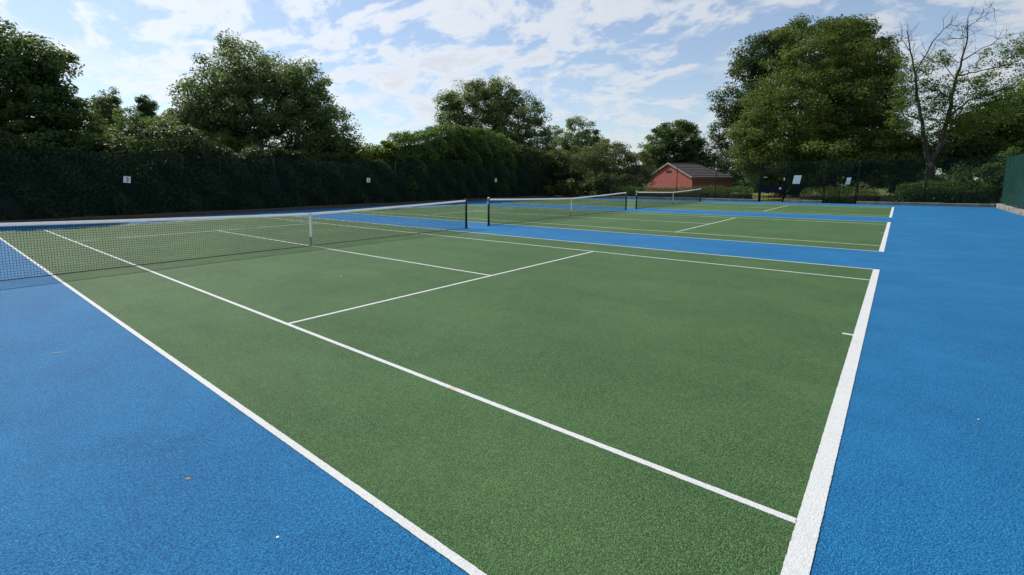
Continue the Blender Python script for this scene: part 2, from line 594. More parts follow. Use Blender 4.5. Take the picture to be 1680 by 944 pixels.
courts = []
for ci, y0 in enumerate(C_OFF):
    c = sheet(-CL, y0, 0.0, y0 + CW, 0.003).build('tennis_court', M['green'])
    structure(c)
    lw, zz = 0.05, 0.006
    y1 = y0 + CW
    ml = M['line']
    bl = 0.10
    e = 0.0
    line = strip if ci == 0 else sheet
    # butted end to end so no two painted strips overlap
    line(-bl, y0, 0, y1, zz).build('baseline', ml, c)
    line(-CL, y0, -CL + bl, y1, zz).build('baseline', ml, c)
    for yy in (y0, y1 - lw):
        line(-CL + bl, yy, -bl, yy + lw, zz).build('doubles_sideline', ml, c)
    for k, yy in enumerate((y0 + INS, y1 - INS - lw)):
        mm = M['line_stain'] if (ci == 0 and k == 0) else (M['line_cream'] if (ci == 1 and k == 0) else ml)
        line(-CL + bl, yy, -bl, yy + lw, zz).build('singles_sideline', mm, c)
    for xs, sg in ((NETX + SVC, 1), (NETX - SVC, -1)):
        line(xs - lw / 2, y0 + INS + lw, xs + lw / 2, y1 - INS - lw, zz).build('service_line', M['line_cream'] if ci == 2 else ml, c)
    line(NETX - SVC + lw / 2, y0 + CW / 2 - lw / 2, NETX + SVC - lw / 2, y0 + CW / 2 + lw / 2, zz).build('centre_service_line', ml, c)
    line(-bl - 0.10, y0 + CW / 2 - lw / 2, -bl, y0 + CW / 2 + lw / 2, zz).build('centre_mark', ml, c)
    line(-CL + bl, y0 + CW / 2 - lw / 2, -CL + bl + 0.1, y0 + CW / 2 + lw / 2, zz).build('centre_mark', ml, c)
    courts.append(c)


# ------------------------------------------------------------------ nets
def net_top(t):
    """height of the band, t from 0 (post) to 1 (post)"""
    s = abs(2 * t - 1)
    return 0.914 + 0.150 * (0.72 * s + 0.28 * s * s)


def make_net(y0, label):
    ya, yb = y0 - 0.914, y0 + CW + 0.914
    t = thing('tennis_net', label, 'tennis net', (NETX, (ya + yb) / 2, 0), 'nets strung across the courts')
    n0, n1 = ya + 0.045, yb - 0.045
    L = n1 - n0
    # knotted cord mesh
    mb = MB()
    pitch, r = 0.045, 0.0025
    ny = int(L / pitch)
    bot = 0.016
    for i in range(ny + 1):
        y = n0 + L * i / ny
        zt = net_top((y - ya) / (yb - ya)) - 0.055
        mb.tube([(NETX, y, bot), (NETX + 0.006 * math.sin(y * 2.1), y, (bot + zt) / 2), (NETX, y, zt)], r, 4, False)
    seg = 32
    rows = 20
    for j in range(rows + 1):
        f = j / rows
        pts = []
        for i in range(seg + 1):
            y = n0 + L * i / seg
            zt = net_top((y - ya) / (yb - ya)) - 0.055
            pts.append((NETX + 0.006 * math.sin(y * 2.1) * math.sin(math.pi * f), y, bot + (zt - bot) * f))
        mb.tube(pts, r * (3.4 if j == 0 else 1.15), 4, False)
    stuff(mb.build('net_mesh', M['cord'], t))
    # white head band folded over the cable
    mb = MB()
    seg = 48
    for i in range(seg + 1):
        y = n0 + L * i / seg
        z = net_top((y - ya) / (yb - ya))
        for dx, dz in ((-0.006, -0.062), (-0.009, -0.004), (0, 0.004), (0.009, -0.004), (0.006, -0.062)):
            mb.v.append((NETX + dx, y, z + dz))
    for i in range(seg):
        for q in range(5):
            a0, a1 = i * 5 + q, i * 5 + (q + 1) % 5
            mb.f.append((a0, a0 + 5, a1 + 5, a1))
    hb = mb.build('head_band', M['band'], t)
    # centre strap and its anchor
    yc = y0 + CW / 2
    MB().box((NETX - 0.008, yc - 0.034, 0.25), (NETX + 0.012, yc + 0.034, 0.916)).build('centre_strap', M['band'], t)
    MB().tube([(NETX, yc, 0.0), (NETX, yc, 0.272)], 0.012, 6).build('strap_anchor', M['post'], t)
    for k, y in enumerate((ya, yb)):
        sg = -1 if k == 0 else 1
        po = MB().tube([(NETX, y, 0.0), (NETX, y, 1.085)], 0.042, 14).build('net_post', M['post'], t, True)
        MB().tube([(NETX, y, 0.001), (NETX, y, 0.03), (NETX, y, 0.036)], [0.072, 0.070, 0.045], 14).build('ground_socket', M['post'], po)
        MB().tube([(NETX, y, 1.083), (NETX, y, 1.10), (NETX, y, 1.118), (NETX, y, 1.126)], [0.046, 0.046, 0.034, 0.012], 14).build(
            'post_cap', M['chrome'] if k == 0 else M['post'], po, True)
        MB().tube([(NETX, y - sg * 0.038, 1.062), (NETX, y + sg * 0.03, 1.072), (NETX, y + sg * 0.055, 1.03), (NETX, y + sg * 0.05, 0.93)], 0.006, 6).build('cable', M['chrome'], po)
        if k == 0:
            MB().box((NETX - 0.03, y - 0.075, 0.86), (NETX + 0.03, y - 0.040, 0.95)).build('winder', M['chrome'], po)
    return t


make_net(C_OFF[0], 'wide black mesh tennis net on the court opposite the sign numbered 3')
make_net(C_OFF[1], 'black mesh tennis net on the middle court, opposite the sign numbered 2')
make_net(C_OFF[2], 'black mesh tennis net facing the low clipped hedge and brick shed')

# ------------------------------------------------------------------ perimeter fences and kerbs
FX, FY, FR, FH = -27.62, 43.08, 5.00, 3.12


def fence(name, label, a, c, step, sheetmat, sheetname, post_r=0.03, rail=True, skip=()):
    a = np.array(a, float); c = np.array(c, float)
    L = np.linalg.norm(c - a)
    d = (c - a) / L
    t = thing(name, label, 'fence', (a[0], a[1], 0))
    n = int(round(L / step))
    for i in range(n + 1):
        p = a + d * L * i / n
        MB().tube([(p[0], p[1], -0.05), (p[0], p[1], FH + 0.02)], post_r, 8).build('fence_post', M['fence_steel'], t, True)
    if rail:
        MB().tube([(a[0], a[1], FH - 0.02), (c[0], c[1], FH - 0.02)], 0.013, 6).build('top_rail', M['fence_steel'], t)
        MB().tube([(a[0], a[1], 1.56), (c[0], c[1], 1.56)], 0.004, 4).build('line_wire', M['fence_steel'], t)
    s = np.array([-d[1], d[0]]) * 0.034
    for i in range(n):
        p, q = a + d * L * i / n - s, a + d * L * (i + 1) / n - s
        sm = sheetmat(i, n) if callable(sheetmat) else sheetmat
        MB().poly([(p[0], p[1], 0.05), (q[0], q[1], 0.05), (q[0], q[1], FH - 0.03), (p[0], p[1], FH - 0.03)]).build(sheetname, sm, t)
    return t


fence('chain_link_fence', 'dark green wire fence in front of the tall dark laurel hedge', (FX, YN), (FX, FY), 3.0, M['chain'], 'mesh_panel')
fence('chain_link_fence', 'dark green wire fence in front of the brick shed and low clipped hedge', (FX, FY), (-8.3, FY), 3.05, M['chain'], 'mesh_panel')
fence('chain_link_fence', 'dark green wire fence between the entry gates', (-6.55, FY), (-4.1, FY), 2.5, M['netting'], 'mesh_panel')
fence('chain_link_fence', 'dark green netted fence before the half bare grey tree', (-2.1, FY), (FR, FY), 3.5, M['netting'], 'mesh_panel')
fence('windbreak_fence', 'solid teal green windbreak screen on posts beside the wide blue run-off', (FR, FY), (FR, YN), 3.0, M['screen'], 'windbreak_panel', 0.03, True)
# mesh over the two gate openings
for xa, xb, lab in ((-8.3, -6.55, 'upper mesh infill above the dark entry gate'), (-4.1, -2.1, 'upper mesh infill above the open framed gate')):
    t = thing('fence_overpanel', lab, 'fence', (xa, FY, 2.1))
    MB().tube([(xa, FY, FH - 0.02), (xb, FY, FH - 0.02)], 0.013, 6).build('top_rail', M['fence_steel'], t)
    MB().tube([(xa, FY, 2.12), (xb, FY, 2.12)], 0.02, 6).build('bottom_rail', M['fence_steel'], t)
    MB().poly([(xa, FY - .03, 2.12), (xb, FY - .03, 2.12), (xb, FY - .03, FH - .03), (xa, FY - .03, FH - .03)]).build('mesh_panel', M['netting'], t)


def kerb(label, a, c, h, th, step, seed, mat='concrete'):
    rng = random.Random(seed)
    a = np.array(a, float); c = np.array(c, float)
    L = np.linalg.norm(c - a); d = (c - a) / L
    nrm = np.array([-d[1], d[0]])
    t = thing('kerb_wall', label, 'kerb', (a[0], a[1], 0))
    n = max(1, int(round(L / step)))
    for i in range(n):
        p = a + d * (L * i / n + 0.006)
        q = a + d * (L * (i + 1) / n - 0.006)
        o1, o2 = rng.uniform(-.012, .012), rng.uniform(-.012, .012)
        h1, h2 = h + rng.uniform(-.02, .02), h + rng.uniform(-.02, .02)
        v = []
        for (pt, hh, oo) in ((p, h1, o1), (q, h2, o2)):
            for s_, z in ((-th / 2, -0.06), (th / 2, -0.06), (th / 2, hh - .015), (th / 2 - .02, hh), (-th / 2 + .02, hh), (-th / 2, hh - .015)):
                w = pt + nrm * (s_ + oo)
                v.append((w[0], w[1], z))
        mb = MB()
        mb.v = v
        mb.f = [(0, 1, 2, 3, 4, 5)[::-1], (6, 7, 8, 9, 10, 11)] + [(k, (k + 1) % 6, 6 + (k + 1) % 6, 6 + k) for k in range(6)]
        mb.build('kerb_stone', M[mat], t)
    return t


kerb('low weathered concrete kerb under the teal windbreak screen', (4.86, YN), (4.86, FY - .1), 0.24, 0.20, 1.2, 3)
kerb('low dark kerb at the foot of the fence before the shed', (FX + .2, FY - .16), (-8.3, FY - .16), 0.20, 0.16, 2.4, 4)
kerb('short low kerb between the dark entry gate and framed gate', (-6.55, FY - .16), (-4.1, FY - .16), 0.20, 0.16, 2.4, 5)
kerb('low reddish kerb at the foot of the netted fence', (-2.1, FY - .16), (4.7, FY - .16), 0.20, 0.16, 2.4, 6)
kerb('low brownish kerb at the foot of the tall laurel hedge', (FX + .13, YN), (FX + .13, FY - .3), 0.18, 0.18, 2.4, 7, 'kerb_brown')

# ------------------------------------------------------------------ signs
GLYPH = {  # strokes on a 0..1 x 0..1.5 grid
    '1': [[(0.22, 1.2), (0.55, 1.5), (0.55, 0.0)], [(0.25, 0.0), (0.85, 0.0)]],
    '2': [[(0.1, 1.15), (0.2, 1.4), (0.5, 1.5), (0.8, 1.4), (0.9, 1.1), (0.75, 0.75), (0.1, 0.0), (0.92, 0.0)]],
    '3': [[(0.1, 1.3), (0.35, 1.5), (0.7, 1.47), (0.88, 1.2), (0.75, 0.9), (0.45, 0.8), (0.78, 0.68), (0.92, 0.38), (0.72, 0.06), (0.38, 0.0), (0.08, 0.18)]],
}


def number_sign(y, z, num, tilt, lab):
    t = thing('number_sign', lab, 'sign', (FX + 0.06, y, z), 'court number signs on the hedge side fence')
    w, h = 0.145, 0.155
    ca, sa = math.cos(tilt), math.sin(tilt)

    def pt(a, c, x):
        return (x, y + (a * ca - c * sa), z + (a * sa + c * ca))
    mb = MB()
    x0, x1 = FX + 0.052, FX + 0.058
    cs = [(-w, -h), (w, -h), (w, h), (-w, h)]
    mb.v = [pt(a, c, x0) for a, c in cs] + [pt(a, c, x1) for a, c in cs]
    mb.f = [(3, 2, 1, 0), (4, 5, 6, 7), (0, 1, 5, 4), (1, 2, 6, 5), (2, 3, 7, 6), (3, 0, 4, 7)]
    mb.build('sign_plate', M['sign'], t)
    mb = MB()
    sc = 0.125
    for st in GLYPH[num]:
        for (a0, b0), (a1, b1) in zip(st[:-1], st[1:]):
            p0 = pt((a0 - .5) * sc, (b0 - .75) * sc, x1 + 0.003)
            p1 = pt((a1 - .5) * sc, (b1 - .75) * sc, x1 + 0.003)
            mb.bar(p0, p1, 0.032, 0.003, up=(1, 0, 0))
    mb.build('numeral', M['ink'], t)


number_sign(5.07, 1.87, '3', -0.10, 'tilted white plate with black numeral 3 on the hedge side fence')
number_sign(19.15, 1.81, '2', -0.05, 'white plate bearing a 2 on the fence facing the middle net')
number_sign(33.36, 1.77, '1', 0.0, 'white plate bearing a 1 on the fence below the mounded laurel')

# white notice and smaller blue grey notice on the far fence
t = thing('notice_board', 'plain white rectangular notice on the fence right of the dark entry gate', 'sign', (-5.78, FY - 0.08, 1.43))
mb = MB()
mb.v = [(-6.07, FY - .09, 1.44), (-5.60, FY - .09, 1.44), (-5.50, FY - .09, 2.08), (-5.98, FY - .09, 2.08)]
mb.v += [(x, FY - .075, z) for x, y, z in mb.v]
mb.f = [(0, 1, 2, 3), (7, 6, 5, 4), (0, 4, 5, 1), (1, 5, 6, 2), (2, 6, 7, 3), (3, 7, 4, 0)]
mb.build('notice_sheet', M['sign'], t)
MB().box((-6.0, FY - .085, 1.10), (-5.58, FY - .07, 1.425)).build('backing_board', M['navy'], t)
t = thing('notice_board', 'small blue grey and white notice over the framed gate', 'sign', (-2.65, FY - .1, 1.40))
mb = MB()
mb.v = [(-2.83, FY - .10, 1.40), (-2.56, FY - .10, 1.40), (-2.50, FY - .10, 1.90), (-2.75, FY - .10, 1.90)]
mb.v += [(x, FY - .085, z) for x, y, z in mb.v]
mb.f = [(0, 1, 2, 3), (7, 6, 5, 4), (0, 4, 5, 1), (1, 5, 6, 2), (2, 6, 7, 3), (3, 7, 4, 0)]
mb.build('notice_sheet', M['sign_grey'], t)
MB().box((-2.73, FY - .106, 1.68), (-2.54, FY - .102, 1.86)).build('white_label', M['sign'], t)

# dark entry gate with a solid middle panel
t = thing('entry_gate', 'dark navy entry gate with solid middle panel between two posts', 'gate', (-7.4, FY, 0))
for x in (-8.22, -6.62):
    MB().box((x - .06, FY - .06, 0), (x + .06, FY + .06, 2.1)).build('gate_post', M['navy'], t)
MB().box((-8.16, FY - .03, 0.80), (-6.68, FY + .03, 1.32)).build('middle_panel', M['navy'], t)
MB().box((-8.16, FY - .025, 0.06), (-6.68, FY + .025, 0.12)).build('bottom_bar', M['navy'], t)
for i in range(4):
    x = -8.16 + (i + .5) * 1.48 / 4
    MB().box((x - .012, FY - .012, 0.12), (x + .012, FY + .012, 0.80)).build('upright_bar', M['navy'], t)
MB().box((-8.02, FY - .075, 1.93), (-7.78, FY - .062, 1.97)).build('white_plate', M['sign'], t)
MB().box((-6.66, FY - .075, 1.70), (-6.58, FY - .062, 1.90)).build('white_plate', M['sign'], t)
MB().box((-6.92, FY - .055, 1.0), (-6.78, FY - .032, 1.16)).build('lock_box', M['chrome'], t)

# framed gate with a middle rail
t = thing('framed_gate', 'slim green tube framed mesh gate with a rail at waist height', 'gate', (-3.1, FY, 0))
for x in (-4.02, -2.18):
    MB().tube([(x, FY, 0.03), (x, FY, 2.08)], 0.028, 8).build('gate_stile', M['fence_steel'], t, True)
for z in (0.08, 1.07, 2.06):
    MB().tube([(-4.0, FY, z), (-2.2, FY, z)], 0.022, 6).build('gate_rail', M['fence_steel'], t)
MB().tube([(-3.1, FY, 0.08), (-3.1, FY, 2.06)], 0.02, 6).build('gate_stile', M['fence_steel'], t)
MB().poly([(-4.0, FY - .025, .08), (-2.2, FY - .025, .08), (-2.2, FY - .025, 2.05), (-4.0, FY - .025, 2.05)]).build('mesh_panel', M['chain'], t)

# ------------------------------------------------------------------ brick shed
vdir = at_depth(1130, 295, 1) - CAM
vdir = vdir[:2] / np.linalg.norm(vdir[:2])
SHA = math.radians(52)
nv = -vdir
n_g = np.array([math.cos(SHA) * nv[0] + math.sin(SHA) * nv[1], -math.sin(SHA) * nv[0] + math.cos(SHA) * nv[1]])     # gable faces the sun side
n_s = np.array([-n_g[1], n_g[0]])      # long wall in shade
corner = at_y(1136, 291, 54.0)


def find_len(o, d, u):
    """how far along d from o until that pixel column is met"""
    r = ray(u, 295)[:2]
    A = np.array([[d[0], -r[0]], [d[1], -r[1]]])
    s = np.linalg.solve(A, CAM[:2] - o)
    return s[0]


eave_z = corner[2]
O2 = corner[:2]
WG = find_len(O2, -n_s, 1063)
LS = find_len(O2, -n_g, 1200)
gx, gy = -n_s, -n_g
apex2 = O2 + gx * WG / 2
dep = (np.array([*apex2, 0]) - CAM) @ FW
apex_z = at_depth(1099, 268.5, dep)[2]
shed = thing('brick_shed', 'small red brick shed with grey tiled roof beyond the low hedge', 'shed', (O2[0], O2[1], -0.04))


def P3(a, c, z):
    q = O2 + gx * a + gy * c
    return (q[0], q[1], z)


def wall_uv(o, axis):
    uvl = o.data.uv_layers.new(name='UVMap')
    for poly in o.data.polygons:
        for li in poly.loop_indices:
            co = o.data.vertices[o.data.loops[li].vertex_index].co
            uvl.data[li].uv = (co.x * axis[0] + co.y * axis[1], co.z)


w = MB()
w.poly([P3(WG, 0, -.04), P3(0, 0, -.04), P3(0, 0, eave_z), P3(WG / 2, 0, apex_z - .05), P3(WG, 0, eave_z)])
wall_uv(w.build('gable_wall', M['brick'], shed), gx)
w = MB()
w.poly([P3(0, 0.0, -.04), P3(0, LS, -.04), P3(0, LS, eave_z), P3(0, 0.0, eave_z)])
wall_uv(w.build('side_wall', M['brick'], shed), gy)
w = MB()
w.poly([P3(0, LS, -.04), P3(WG, LS, -.04), P3(WG, LS, eave_z), P3(0, LS, eave_z)])
wall_uv(w.build('end_wall', M['brick'], shed), gx)
w = MB()
w.poly([P3(WG, LS, -.04), P3(WG, 0, -.04), P3(WG, 0, eave_z), P3(WG, LS, eave_z)])
wall_uv(w.build('side_wall', M['brick'], shed), gy)
roof = MB()
OV = 0.14
ez = eave_z - OV * (apex_z - eave_z) / (WG / 2)
hip = WG * 0.20
roof.poly([P3(-OV, -OV, ez), P3(-OV, LS + OV, ez), P3(WG / 2, LS - hip, apex_z), P3(WG / 2, -OV, apex_z)])
roof.poly([P3(WG + OV, -OV, ez), P3(WG / 2, -OV, apex_z), P3(WG / 2, LS - hip, apex_z), P3(WG + OV, LS + OV, ez)])
roof.poly([P3(-OV, LS + OV, ez), P3(WG + OV, LS + OV, ez), P3(WG / 2, LS - hip, apex_z)])
rf = roof.build('roof', M['tile'], shed)
NC = 9
slope = np.array([apex_z - ez, 0])
for i in range(NC):           # overlapping tile courses, each a stepped slab
    f0, f1 = i / NC, min(1.0, (i + 1.25) / NC)
    for side in (0, 1):
        def Q(f, c, lift):
            a = -OV + (WG / 2 + OV) * f
            if side:
                a = WG - a
            return P3(a, c, ez + (apex_z - ez) * f + lift)
        ce0 = LS + OV - (OV + hip) * f0
        ce1 = LS + OV - (OV + hip) * f1
        cb = -OV - 0.01
        pts = [Q(f0, cb, .075), Q(f0, ce0, .075), Q(f1, ce1, .012), Q(f1, cb, .012),
               Q(f0, cb, .008), Q(f0, ce0, .008), Q(f1, ce1, .004), Q(f1, cb, .004)]
        mb = MB()
        mb.v = pts
        mb.f = [(0, 1, 2, 3), (7, 6, 5, 4), (0, 4, 5, 1), (1, 5, 6, 2), (2, 6, 7, 3), (3, 7, 4, 0)]
        mb.build('tile_course', M['tile'], rf)
MB().bar(P3(WG / 2, -OV - .02, apex_z + .07), P3(WG / 2, LS - hip, apex_z + .07), 0.22, 0.10).build('ridge_tiles', M['tile'], rf)
for side in (0, 1):
    a0 = -OV if side == 0 else WG + OV
    MB().bar(P3(a0, -OV - .04, ez), P3(WG / 2, -OV - .04, apex_z), 0.05, 0.17).build('verge_board', M['verge'], shed)
MB().bar(P3(-OV - .03, 0, ez - .05), P3(-OV - .03, LS + OV, ez - .05), 0.10, 0.10).build('gutter', M['verge'], shed)
MB().bar(P3(WG / 2 - .45, -.02, eave_z + (apex_z - eave_z) * .42), P3(WG / 2 + .45, -.02, eave_z + (apex_z - eave_z) * .42), 0.06, 0.22).build('gable_vent', M['inner'], shed)

# ------------------------------------------------------------------ foliage
HF = np.array([FW[0], FW[1], 0.0]); HF /= np.linalg.norm(HF)
HR = np.array([RT[0], RT[1], 0.0])
ZZ = np.array([0, 0, 1.0])


def unit(a):
    return a / (np.linalg.norm(a, axis=-1, keepdims=True) + 1e-9)


def leaf_quads(rng, pos, nrm, size, aspect=0.55):
    """one kite-shaped leaf for each position"""
    n = len(pos)
    r = unit(rng.normal(size=(n, 3)))
    t = unit(np.cross(nrm, r))
    s = np.cross(nrm, t)
    L = size * rng.uniform(0.65, 1.3, (n, 1))
    Wd = L * aspect
    v = np.empty((n, 4, 3))
    v[:, 0] = pos - t * L * 0.5
    v[:, 1] = pos + s * Wd * 0.5 + nrm * L * 0.10
    v[:, 2] = pos + t * L * 0.5 - nrm * L * 0.08
    v[:, 3] = pos - s * Wd * 0.5 + nrm * L * 0.10
    return v.reshape(-1, 3), np.arange(n * 4).reshape(-1, 4)


def px_ells(ells, depth):
    """crown lobes measured in the photograph at one distance -> world ellipsoids"""
    out = []
    for e in ells:
        u, v, ru, rv = e[:4]
        d = depth + (e[4] if len(e) > 4 else 0.0)
        c = at_depth(u, v, d)
        k = d / FOC
        out.append((c, np.array([ru * k, max(ru * k * 0.85, 0.5), rv * k])))
    return out


def sample_ells(rng, ells, n, shell=0.55):
    wts = np.array([(r[0] * r[1] * r[2]) ** (2 / 3) for c, r in ells])
    idx = rng.choice(len(ells), n, p=wts / wts.sum())
    d = unit(rng.normal(size=(n, 3)))
    rr = shell + (1 - shell) * rng.random((n, 1)) ** 0.6
    C = np.array([ells[i][0] for i in idx])
    Rr = np.array([ells[i][1] for i in idx])
    q = d * rr * Rr
    return C + q[:, :1] * HR + q[:, 1:2] * HF + q[:, 2:] * ZZ, d[:, :1] * HR + d[:, 1:2] * HF + d[:, 2:] * ZZ


def clump_leaves(rng, cen, cr, per, size, flat=0.65, up=0.55, outd=None, aspect=0.55):
    n = len(cen)
    tot = n * per
    ci = np.repeat(np.arange(n), per)
    d = unit(rng.normal(size=(tot, 3)))
    rr = rng.random((tot, 1)) ** 0.45
    rad = cr[ci][:, None] * rr
    pos = cen[ci] + d * rad * np.array([1, 1, flat])
    od = d if outd is None else 0.5 * d + 0.5 * outd[ci]
    nrm = unit(up * ZZ + 0.45 * od + rng.normal(size=(tot, 3)) * 0.50)
    v, q = leaf_quads(rng, pos, nrm, size, aspect)
    ct = rng.normal(0.5, 0.17, n)
    tone = np.clip(ct[ci] + rng.normal(0, 0.14, tot), 0, 1)
    return v, q, tone


def grow(rng, base, top, targets, r_trunk, wob=0.06):
    """limbs reaching from the trunk to each leafy clump; returns nodes and parents"""
    nodes = [np.array(base, float)]
    par = [-1]
    seg = 7
    for i in range(1, seg + 1):
        f = i / seg
        nodes.append(base + (top - base) * f + rng.normal(size=3) * wob * np.linalg.norm(top - base) * 0.25 * np.array([1, 1, 0.2]))
        par.append(len(nodes) - 2)
    arr = np.zeros((len(nodes) + len(targets) * 5 + 5, 3))
    arr[:len(nodes)] = nodes
    cnt = len(nodes)
    order = np.argsort(np.linalg.norm(targets - (base * .35 + top * .65), axis=1))
    ends = []
    for ti in order:
        tg = targets[ti]
        dd = arr[2:cnt] - tg
        dist = np.linalg.norm(dd, axis=1) + 0.9 * np.maximum(0, arr[2:cnt, 2] - tg[2] + 0.15)
        j = int(np.argmin(dist)) + 2
        a = arr[j]
        L = np.linalg.norm(tg - a)
        k = 2 if L < 1.2 else 3
        prev = j
        for s in range(1, k + 1):
            f = s / k
            p = a + (tg - a) * f + rng.normal(size=3) * L * wob * (1 if s < k else 0) + ZZ * L * 0.07 * math.sin(math.pi * f)
            arr[cnt] = p
            par.append(prev)
            prev = cnt
            cnt += 1
        ends.append(prev)
    return arr[:cnt], par, ends


def limb_mesh(nodes, par, ends, r_trunk, tip=0.012):
    n = len(nodes)
    wgt = np.zeros(n)
    for e in ends:
        wgt[e] += 1
    for i in range(n - 1, 0, -1):
        wgt[par[i]] += wgt[i]
    rad = np.maximum(tip, r_trunk * (np.maximum(wgt, .5) / max(wgt[0], 1)) ** 0.46)
    rad[0] *= 1.25
    V, Fc = [], []
    sides = 6
    for i in range(1, n):
        a, c = nodes[par[i]], nodes[i]
        t = c - a
        L = np.linalg.norm(t)
        if L < 1e-5:
            continue
        t = t / L
        ax = np.array([1.0, 0, 0]) if abs(t[0]) < .8 else np.array([0, 1.0, 0])
        s = np.cross(t, ax); s /= np.linalg.norm(s)
        m_ = np.cross(t, s)
        k = len(V)
        ra = min(rad[par[i]], rad[i] * 1.5)
        for p, r in ((a - t * ra * .3, ra), (c, rad[i])):
            for q in range(sides):
                an = 2 * math.pi * q / sides
                V.append(p + (s * math.cos(an) + m_ * math.sin(an)) * r)
        for q in range(sides):
            Fc.append((k + q, k + (q + 1) % sides, k + sides + (q + 1) % sides, k + sides + q))
    return np.array(V), np.array(Fc)


def tree(name, label, ells_px, depth, leaf, n_cl, per, size, cr, r_trunk, seed, bark='bark', base=None, shell=0.45,
         trunk_top=0.6, cat='tree', group=None, flat=0.65, up=0.55, aspect=0.55, zmin=0.6, world_ells=None):
    rng = np.random.default_rng(seed)
    ells = world_ells or px_ells(ells_px, depth)
    cen, od = sample_ells(rng, ells, n_cl, shell)
    keep = cen[:, 2] > zmin
    cen, od = cen[keep], od[keep]
    cc = np.average([c for c, r in ells], axis=0, weights=[r[0] * r[2] for c, r in ells])
    if base is None:
        base = np.array([cc[0], cc[1], -0.06])
    topz = max(c[2] + r[2] for c, r in ells)
    t = thing(name, label, cat, (float(base[0]), float(base[1]), -0.05), group)
    top = np.array([cc[0], cc[1], base[2] + (topz - base[2]) * trunk_top])
    nodes, par, ends = grow(rng, np.array(base, float), top, cen, r_trunk)
    V, Fc = limb_mesh(nodes, par, ends, r_trunk)
    np_mesh('trunk', V, Fc, M[bark], t)
    crs = cr * rng.uniform(0.6, 1.35, len(cen))
    v, q, tone = clump_leaves(rng, cen, crs, per, size, flat, up, od, aspect)
    np_mesh('crown', v, q, M[leaf], t, tone)
    return t


# trees beyond the hedge side fence
tree('broad_tree', 'tall dark spreading tree rising over the hedge corner by the number 3 sign',
     [(-40, 140, 125, 95), (40, 185, 85, 100), (95, 225, 72, 62), (-90, 190, 110, 100), (135, 245, 50, 34), (70, 110, 44, 50), (15, 80, 56, 50), (60, 245, 100, 34), (110, 175, 34, 40)],
     23.7, 'leaf_deep', 520, 150, 0.17, 0.62, 0.26, 11, shell=0.4)
tree('broad_tree', 'large round-crowned tree rising behind the middle of the tall hedge',
     [(400, 165, 98, 85), (455, 190, 98, 82), (350, 195, 64, 60), (388, 108, 50, 44), (515, 215, 60, 55), (335, 235, 78, 48), (480, 150, 60, 48), (548, 226, 38, 30), (520, 248, 50, 24), (320, 200, 36, 40), (530, 180, 26, 30)],
     36.5, 'leaf_grey', 640, 150, 0.20, 0.85, 0.36, 12, base=np.array([*at_depth(433, 290, 36.5)[:2], -.06]), shell=0.5)
tree('broad_tree', 'domed tree standing behind the bright leafy end of the hedge',
     [(790, 190, 66, 56), (835, 205, 62, 56), (800, 158, 50, 28), (748, 200, 30, 46), (880, 228, 34, 38), (850, 178, 38, 26), (735, 168, 20, 16), (820, 245, 90, 38)],
     60, 'leaf_grey', 520, 130, 0.24, 0.95, 0.36, 13, shell=0.5)
tree('small_tree', 'pale rounded tree poking up behind the domed tree',
     [(945, 222, 38, 31), (962, 240, 36, 26), (925, 248, 28, 26), (984, 236, 14, 12), (945, 262, 50, 22)], 88, 'leaf_grey', 240, 90, 0.32, 0.95, 0.25, 14)
tree('slender_tree', 'thin wispy tree with ragged top left of the big round tree',
     [(178, 168, 20, 28), (172, 205, 30, 36), (195, 225, 34, 32), (160, 235, 30, 32)], 48, 'leaf_grey', 420, 85, 0.19, 0.50, 0.16, 15, shell=0.15)
tree('slender_tree', 'narrow upright pointed tree with dense dark column of leaves',
     [(241, 178, 14, 24), (243, 210, 19, 30), (246, 240, 24, 28)], 51, 'leaf_deep', 300, 85, 0.19, 0.45, 0.16, 16, shell=0.2)
tree('small_tree', 'low mixed green tree filling between the slender trees and the round tree',
     [(285, 235, 46, 42), (215, 240, 46, 34), (292, 205, 26, 26), (250, 262, 70, 30), (212, 210, 34, 32), (268, 218, 32, 32), (150, 235, 40, 36)], 42, 'leaf_mid', 480, 95, 0.19, 0.60, 0.16, 17)
tree('leafy_shrub', 'sunlit sparkling shrub poking above the fence left of the round tree',
     [(215, 245, 45, 20), (290, 236, 60, 26), (345, 240, 44, 22), (180, 262, 40, 20), (260, 262, 80, 20)], 32.5, 'leaf_mid', 300, 80, 0.17, 0.42, 0.08, 18, cat='shrub', trunk_top=0.8)
tree('leafy_shrub', 'bright yellow green shrub showing over the fence beside the laurel rise',
     [(600, 256, 28, 16), (632, 252, 20, 20), (585, 268, 34, 16)], 37.5, 'leaf_lime', 130, 80, 0.17, 0.42, 0.06, 19, cat='shrub', trunk_top=0.8)
tree('leafy_shrub', 'shadowy bush under the right skirt of the round-crowned tree',
     [(500, 262, 60, 20), (560, 262, 40, 18), (420, 266, 60, 16)], 39.5, 'leaf_deep', 170, 80, 0.19, 0.5, 0.08, 26, cat='shrub', trunk_top=0.8)

